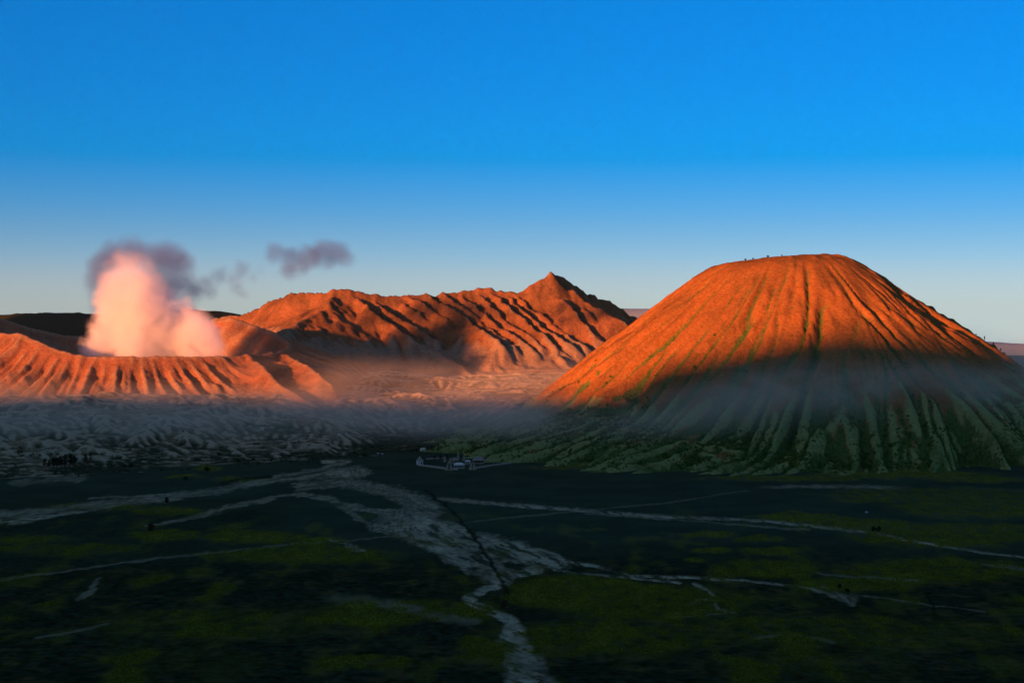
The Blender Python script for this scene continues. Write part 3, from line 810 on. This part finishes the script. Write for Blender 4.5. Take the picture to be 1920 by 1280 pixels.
def wall_run(a, b, h, label, gaps=()):
    """Low stone wall with coping and pillars from a to b (photo pixels on the plain)."""
    p0, p1 = onplain(*a), onplain(*b)
    L = math.hypot(p1[0] - p0[0], p1[1] - p0[1]); rz = math.atan2(p1[1] - p0[1], p1[0] - p0[0])
    t = empty('temple_wall', (p0[0], p0[1], min(p0[2], p1[2])), rz)
    setp(t, label, 'wall', 'walls round the temple')
    part('wall_panel', t, M_stone, bx(0, L, -0.35, 0.35, -0.6, h))
    part('coping', t, M_white, bx(0, L, -0.5, 0.5, h, h + 0.35))
    n = max(2, int(L / 9) + 1)
    for i in range(n):
        x = L * i / (n - 1)
        part('pillar', t, M_stone, bx(x - 0.6, x + 0.6, -0.6, 0.6, -0.6, h + 0.9), bx(x - 0.75, x + 0.75, -0.75, 0.75, h + 0.9, h + 1.5, 0.6))

wall_run((785, 873), (817, 876.5), 2.6, 'tan temple wall running right from the white gatehouse')
wall_run((817, 876.5), (838, 879.5), 2.6, 'tan temple wall leading to the left side of the split gate')
wall_run((848, 880), (858, 880.5), 2.4, 'short temple wall between the split gate and the white pavilion')
wall_run((893, 878), (925, 873), 2.2, 'temple wall running right from the slanted gate')
wall_run((925, 873), (958, 869), 2.0, 'far right end of the temple wall')
wall_run((800, 862), (832, 860), 1.8, 'rear temple wall left of the shrines')
wall_run((896, 864), (932, 863), 2.0, 'rear temple wall right of the great roof')

t = empty('gatehouse', onplain(787, 870.5), 0.25)
setp(t, 'small white gatehouse with dark openings and tan pointed roof left of temple', 'gatehouse')
part('base', t, M_stone, bx(-5.2, 5.2, -5.2, 5.2, -0.6, 0.8))
part('wall', t, M_white, bx(-4.3, 4.3, -4.3, 4.3, 0.8, 6.4))
part('doorway', t, M_dark, bx(0.9, 3.0, -4.36, -4.0, 0.85, 4.8))
part('window', t, M_dark, bx(-2.9, -1.4, -4.36, -4.0, 2.2, 4.4))
rf = part('roof', t, M_roof, hip(-4.3, 4.3, -4.3, 4.3, 6.4, 12.5, 0.06, 0.9))
part('finial', rf, M_stone, bx(-0.45, 0.45, -0.45, 0.45, 12.3, 13.6, 0.6))

def split_gate(px, py, rz, h, label):
    t = empty('split_gate', onplain(px, py), rz)
    setp(t, label, 'gate', 'split gates of the temple')
    for s in (-1, 1):
        st_ = []
        for q in range(6):
            wq = 4.2 * (1 - q / 6.6); z0 = -0.6 if q == 0 else h * q / 6
            x0, x1 = (1.4, 1.4 + wq) if s > 0 else (-1.4 - wq, -1.4)
            st_.append(bx(x0, x1, -wq * 0.42, wq * 0.42, z0, h * (q + 1) / 6 - 0.02, 0.06))
        part('gate_half', t, M_stone, *st_)
    part('stairs', t, M_stone, *[bx(-1.35, 1.35, -3.2 + 0.5 * q, 2, -0.6, 0.15 + 0.18 * q) for q in range(4)])
split_gate(842, 880.5, 0.35, 12, 'tall stepped split gate in the front wall, left of the white pavilion')
split_gate(886, 879.5, -0.5, 11, 'stepped split gate in the front wall, right of the white pavilion')
split_gate(847, 868, 0.2, 9, 'smaller split gate standing inside the temple court')

def pavilion(px, py, rz, w_, d_, h, rh, label, matw, matr, cols=5):
    t = empty('pavilion', onplain(px, py), rz)
    setp(t, label, 'pavilion', 'open pavilions in the temple')
    part('platform', t, M_stone, bx(-w_ / 2 - 0.8, w_ / 2 + 0.8, -d_ / 2 - 0.8, d_ / 2 + 0.8, -0.6, 0.9))
    for i in range(cols):
        for yy in (-d_ / 2 + 0.4, d_ / 2 - 0.4):
            x = -w_ / 2 + 0.4 + (w_ - 0.8) * i / (cols - 1)
            part('column', t, matw, bx(x - 0.32, x + 0.32, yy - 0.32, yy + 0.32, 0.9, h))
    part('back_wall', t, M_dark, bx(-w_ / 2 + 0.9, w_ / 2 - 0.9, d_ / 2 - 2.2, d_ / 2 - 1.8, 0.92, h - 0.05))
    part('beam', t, matw, bx(-w_ / 2, w_ / 2, -d_ / 2, d_ / 2, h, h + 0.7))
    rf = part('roof', t, matr, hip(-w_ / 2, w_ / 2, -d_ / 2, d_ / 2, h + 0.7, h + 0.7 + rh, 0.45, 1.0))
    part('ridge_cap', rf, M_stone, bx(-w_ * 0.28, w_ * 0.28, -0.3, 0.3, h + 0.62 + rh, h + 1.0 + rh))
pavilion(861, 877, 0.05, 15, 9, 5.0, 3.2, 'white columned pavilion at the front centre of the temple', M_white, M_white, 6)
pavilion(897, 868, -0.1, 17, 11, 4.4, 5.5, 'pavilion with the largest tan roof at the right of the temple', M_stone, M_roof, 5)
pavilion(852, 868, 0.2, 9, 7, 4.2, 3.6, 'small tan-roofed pavilion behind the white one', M_stone, M_roof, 4)
pavilion(877, 869.5, 0.1, 7, 6, 3.6, 2.2, 'small pavilion with a whitish roof between the gate and the great roof', M_white, M_white, 3)

def meru(px, py, tiers, h, label):
    t = empty('shrine', onplain(px, py), 0.2)
    setp(t, label, 'shrine', 'tiered shrines in the temple')
    part('base', t, M_stone, bx(-2.4, 2.4, -2.4, 2.4, -0.6, 1.6, 0.1), bx(-1.8, 1.8, -1.8, 1.8, 1.6, 3.0))
    for q in range(tiers):
        wq = 2.6 * (1 - q / (tiers + 1.2)); z0 = 3.0 + (h - 3.0) * q / tiers
        part('tier_body', t, M_stone, bx(-wq * 0.5, wq * 0.5, -wq * 0.5, wq * 0.5, z0, z0 + (h - 3) / tiers * 0.5))
        part('tier_roof', t, M_roof, hip(-wq * 0.6, wq * 0.6, -wq * 0.6, wq * 0.6, z0 + (h - 3) / tiers * 0.5, z0 + (h - 3) / tiers * 0.98, 0.1, wq * 0.35))
meru(859, 862, 3, 14, 'tallest tiered shrine behind the white pavilion')
meru(870, 864, 2, 9, 'lower tiered shrine right of the tallest one')
meru(834, 866, 2, 9, 'tiered shrine at the left side of the temple court')
meru(905, 863, 2, 10, 'tiered shrine beyond the great roof at the right')
for px, py, h, w_, lab in ((815, 862, 7, 4, 'leftmost slim tree behind the temple wall'), (826, 862, 9, 5, 'second slim tree behind the temple wall'), (838, 861, 9, 4.5, 'third slim tree behind the temple wall'),
                           (866, 858, 8, 6, 'tree behind the tallest shrine'), (899, 857, 8, 6, 'tree behind the great roof'), (940, 862, 7, 7, 'tree at the right end of the temple'), (917, 860, 6, 6, 'tree left of the right end of the temple')):
    tree('temple_tree', onplain(px, py), h, w_, lab, 'tree', 'trees in the temple', M_leaf, True, k); k += 1

def hut(loc, rz, w_, d_, h, rh, label, mw):
    t = empty('hut', loc, rz); setp(t, label, 'hut')
    part('wall', t, mw, bx(-w_ / 2, w_ / 2, -d_ / 2, d_ / 2, -0.8, h))
    part('door', t, M_dark, bx(-0.5, 0.6, -d_ / 2 - 0.05, -d_ / 2 + 0.2, 0.05, 2.1))
    part('window', t, M_dark, bx(w_ * 0.22, w_ * 0.22 + 0.9, -d_ / 2 - 0.05, -d_ / 2 + 0.2, 1.1, 2.0))
    part('roof', t, mw, hip(-w_ / 2, w_ / 2, -d_ / 2, d_ / 2, h, h + rh, 0.6, 0.4))
hut(ground_at(793, 846.5, BAD), 0.5, 8, 6, 4.2, 2.4, 'pale yellow hut at the foot of the slope behind the temple', M_pale)
hut(ground_at(492, 806, BAD), -0.3, 4.6, 4, 2.6, 1.4, 'tiny white hut up among the grey hummocks', M_white)

def jeep(loc, rz, label):
    t = empty('jeep', loc, rz); setp(t, label, 'jeep', 'white jeeps on the sand')
    part('body', t, M_car, bx(-2.0, 2.0, -0.85, 0.85, 0.45, 1.05, 0.03), bx(0.75, 1.95, -0.8, 0.8, 1.05, 1.2, 0.08))
    part('cabin', t, M_car, bx(-1.95, 0.7, -0.8, 0.8, 1.05, 1.95, 0.1))
    part('windscreen', t, M_glass, bx(0.6, 0.72, -0.68, 0.68, 1.2, 1.8))
    for s in (-1, 1):
        part('side_window', t, M_glass, bx(-1.6, 0.45, s * 0.80 - 0.03, s * 0.80 + 0.03, 1.28, 1.75))
    for sx_ in (-1.25, 1.25):
        for s in (-1, 1):
            V = []; Fc = []
            for a in range(12):
                V += [(sx_ + 0.4 * math.cos(a * math.pi / 6), s * 0.72 - 0.13, 0.4 + 0.4 * math.sin(a * math.pi / 6)), (sx_ + 0.4 * math.cos(a * math.pi / 6), s * 0.72 + 0.13, 0.4 + 0.4 * math.sin(a * math.pi / 6))]
            for a in range(12):
                b = (a + 1) % 12; Fc.append((2 * a, 2 * b, 2 * b + 1, 2 * a + 1))
            Fc += [tuple(range(0, 24, 2)), tuple(range(23, 0, -2))]
            wh = mesh_obj('wheel', V, Fc, M_tyre, t)
            part('rim', wh, M_car, bx(sx_ - 0.18, sx_ + 0.18, s * 0.86 - 0.02, s * 0.86 + 0.02, 0.22, 0.58))
jeep(onplain(1625, 961), 0.9, 'white jeep alone on the dark sand at the right')
jeep(onplain(709, 850), 0.2, 'left one of two white jeeps below the badlands')
jeep(onplain(717, 851), 0.4, 'right one of two white jeeps below the badlands')

# ------------------------------------------------------------------ steam, smoke, mist and haze
def vol_sdf_mat(name, blobs, dens, edge, k, amp, nsc, color, aniso, step, thin=None):
    m = bpy.data.materials.new(name); N = NB(m)
    p = N.pos()
    sd = None
    for (x, y, z, rr) in blobs:
        v = N.n.new('ShaderNodeVectorMath'); v.operation = 'DISTANCE'
        N.l(p, v.inputs[0]); v.inputs[1].default_value = (x, y, z)
        d = N.math('SUBTRACT', v.outputs['Value'], rr)
        sd = d if sd is None else N.math('SMOOTH_MIN', sd, d, k)
    n = N.noise(p, nsc, 6, 0.66, 0.6)
    sd = N.math('ADD', sd, N.math('MULTIPLY', N.math('SUBTRACT', n, 0.58), amp))
    f = N.ramp(N.math('MULTIPLY', sd, -1.0), 0.0, edge)
    if thin:                                        # the column thins out with height
        sp_ = N.n.new('ShaderNodeSeparateXYZ'); N.l(p, sp_.inputs[0])
        f = N.math('MULTIPLY', f, N.math('SUBTRACT', 1.0, N.math('MULTIPLY', N.ramp(sp_.outputs[2], *thin), 0.8)))
    pv = N.n.new('ShaderNodeVolumePrincipled')
    pv.inputs['Color'].default_value = (*color, 1)
    pv.inputs['Anisotropy'].default_value = aniso
    N.l(N.math('MULTIPLY', f, dens), pv.inputs['Density'])
    N.l(pv.outputs[0], N.out.inputs['Volume'])
    m.cycles.volume_step_rate = step
    return m

def hull(name, blobs, grow, mat, vox):
    """Closed skin around the puffs."""
    import bmesh
    bm = bmesh.new()
    for (x, y, z, rr) in blobs:
        from mathutils import Matrix
        bmesh.ops.create_icosphere(bm, subdivisions=2, radius=rr + grow, matrix=Matrix.Translation((x, y, z)))
    me = bpy.data.meshes.new(name); bm.to_mesh(me); bm.free()
    o = bpy.data.objects.new(name, me); col_link(o)
    md = o.modifiers.new('skin', 'REMESH'); md.mode = 'VOXEL'; md.voxel_size = vox
    dg = bpy.context.evaluated_depsgraph_get()
    m2 = bpy.data.meshes.new_from_object(o.evaluated_get(dg))
    o.modifiers.clear(); o.data = m2
    m2.materials.clear(); m2.materials.append(mat)
    return o

def puffs(lst, D):
    out = []
    for k, (px, py, rp) in enumerate(lst):
        d = D + 40 * math.sin(k * 2.3)
        x, y, z = P(px, py, d)
        out.append((x, y, z, rp / F * d))
    return out

st = puffs([(178, 652, 28), (212, 645, 40), (255, 655, 46), (305, 648, 48), (350, 645, 44), (388, 650, 34), (215, 610, 42), (250, 605, 50), (295, 602, 50), (335, 620, 46), (368, 626, 40), (345, 600, 34),
            (225, 568, 44), (262, 562, 46), (300, 572, 36), (222, 530, 42), (258, 525, 40), (285, 545, 30), (236, 500, 36), (258, 500, 28)], 3140)
o = hull('steam_column', st, 24, vol_sdf_mat('steam', st, 0.060, 46, 46, 78, 0.021, (0.99, 0.985, 0.985), -0.3, 0.35, (230, 350)), 11)
setp(o, 'glowing pink white steam column rising out of the crater', 'steam')
ds = puffs([(196, 565, 28), (190, 530, 34), (192, 500, 34), (215, 480, 36), (250, 474, 36), (285, 484, 36), (320, 482, 34), (344, 496, 28), (338, 525, 34), (318, 550, 32), (300, 520, 36), (188, 590, 20), (362, 548, 26)], 3230)
o = hull('smoke_cloud', ds, 16, vol_sdf_mat('smoke', ds, 0.022, 34, 30, 56, 0.016, (0.62, 0.61, 0.68), 0.6, 0.35), 11)
setp(o, 'mauve grey smoke billowing round the top of the steam column', 'smoke')
for nm, lst, dn in (('smoke_wisp', [(385, 530, 20), (410, 516, 19), (434, 522, 18), (452, 508, 20), (442, 538, 18), (456, 552, 14), (395, 548, 16), (366, 538, 20), (474, 520, 12), (490, 505, 11)], 0.008),
                    ('smoke_wisp', [(515, 474, 24), (548, 486, 27), (580, 482, 28), (606, 474, 30), (632, 474, 26), (650, 486, 17), (614, 492, 20), (542, 508, 20), (568, 502, 18)], 0.010)):
    b = puffs(lst, 3260)
    o = hull(nm, b, 16, vol_sdf_mat(nm, b, dn * 2.0, 24, 22, 48, 0.021, (0.62, 0.61, 0.68), 0.6, 0.35), 9)
    setp(o, 'small grey wisp of smoke drifting next to the plume' if lst[0][0] < 500 else 'larger mauve smoke wisp drifting highest above the ridge', 'smoke', 'drifting smoke wisps')

def box(name, x0, x1, y0, y1, z0, z1, mat, parent=None):
    v = [(x0, y0, z0), (x1, y0, z0), (x1, y1, z0), (x0, y1, z0), (x0, y0, z1), (x1, y0, z1), (x1, y1, z1), (x0, y1, z1)]
    return mesh_obj(name, v, [(3, 2, 1, 0), (4, 5, 6, 7), (0, 1, 5, 4), (1, 2, 6, 5), (2, 3, 7, 6), (3, 0, 4, 7)], mat, parent)

# mist bank hanging in the valley and round the foot of the cone
m = bpy.data.materials.new('mist'); N = NB(m)
p = N.pos()
sx = N.n.new('ShaderNodeSeparateXYZ'); N.l(p, sx.inputs[0])
x_, y_, z_ = sx.outputs
w1 = N.noise(p, 0.0022, 1, 0.5)
cd = N.n.new('ShaderNodeVectorMath'); cd.operation = 'DISTANCE'
N.l(p, cd.inputs[0]); cd.inputs[1].default_value = (BX, BY, 100)
nr = N.math('MULTIPLY', N.ramp(cd.outputs['Value'], 900, 560), N.ramp(x_, 120, 520))
zc = N.math('ADD', N.math('ADD', 64, N.math('ADD', N.math('MULTIPLY', nr, 52), N.math('MULTIPLY', N.ramp(y_, 2750, 3050), 36))), N.math('MULTIPLY', N.math('SUBTRACT', w1, 0.5), 45))
u = N.math('DIVIDE', N.math('SUBTRACT', z_, zc), N.math('ADD', 25, N.math('MULTIPLY', nr, 10)))
prof = N.math('POWER', 2.71828, N.math('MULTIPLY', N.math('MULTIPLY', u, u), -1.0))
vmap = N.n.new('ShaderNodeMapping'); vmap.inputs['Scale'].default_value = (0.0045, 0.0045, 0.011)
N.l(p, vmap.inputs['Vector'])
n2 = N.ramp(N.noise(vmap.outputs[0], 1.0, 4, 0.6, 0.6), 0.34, 0.64)
nearc = N.math('ADD', 0.68, N.math('MULTIPLY', nr, 0.45))
ed = N.math('MULTIPLY', N.math('MULTIPLY', N.ramp(y_, 2190, 2420), N.math('MAXIMUM', N.ramp(y_, 3050, 2780), N.math('MULTIPLY', N.ramp(y_, 3500, 3250), 0.50))), nearc)
ed = N.math('MULTIPLY', ed, N.math('MULTIPLY', N.ramp(x_, -1500, -1050), N.ramp(x_, 1500, 950)))
ed = N.math('MULTIPLY', ed, N.math('MULTIPLY', N.ramp(z_, 22, 60), N.ramp(z_, 236, 190)))
dn = N.math('MULTIPLY', N.math('MULTIPLY', prof, ed), N.math('MULTIPLY', n2, 0.0060))
pv = N.n.new('ShaderNodeVolumePrincipled')
pv.inputs['Color'].default_value = (0.99, 0.91, 0.66, 1); pv.inputs['Anisotropy'].default_value = 0.0
N.l(dn, pv.inputs['Density']); N.l(pv.outputs[0], N.out.inputs['Volume'])
m.cycles.volume_step_rate = 0.3
o = box('haze', -1500, 1500, 2190, 3500, 20, 238, m)
setp(o, 'thin grey mist hanging round the foot of the cone and crater', 'mist', kind='stuff')

m = bpy.data.materials.new('haze'); N = NB(m)
pv = N.n.new('ShaderNodeVolumePrincipled')
pv.inputs['Color'].default_value = (0.95, 0.84, 0.62, 1); pv.inputs['Density'].default_value = 0.000004
pv.inputs['Anisotropy'].default_value = 0.2
N.l(pv.outputs[0], N.out.inputs['Volume'])
o = box('haze', -31000, 31000, -31000, 31000, -970, 900, m)
setp(o, 'thin morning haze over the whole caldera', 'haze', kind='stuff')
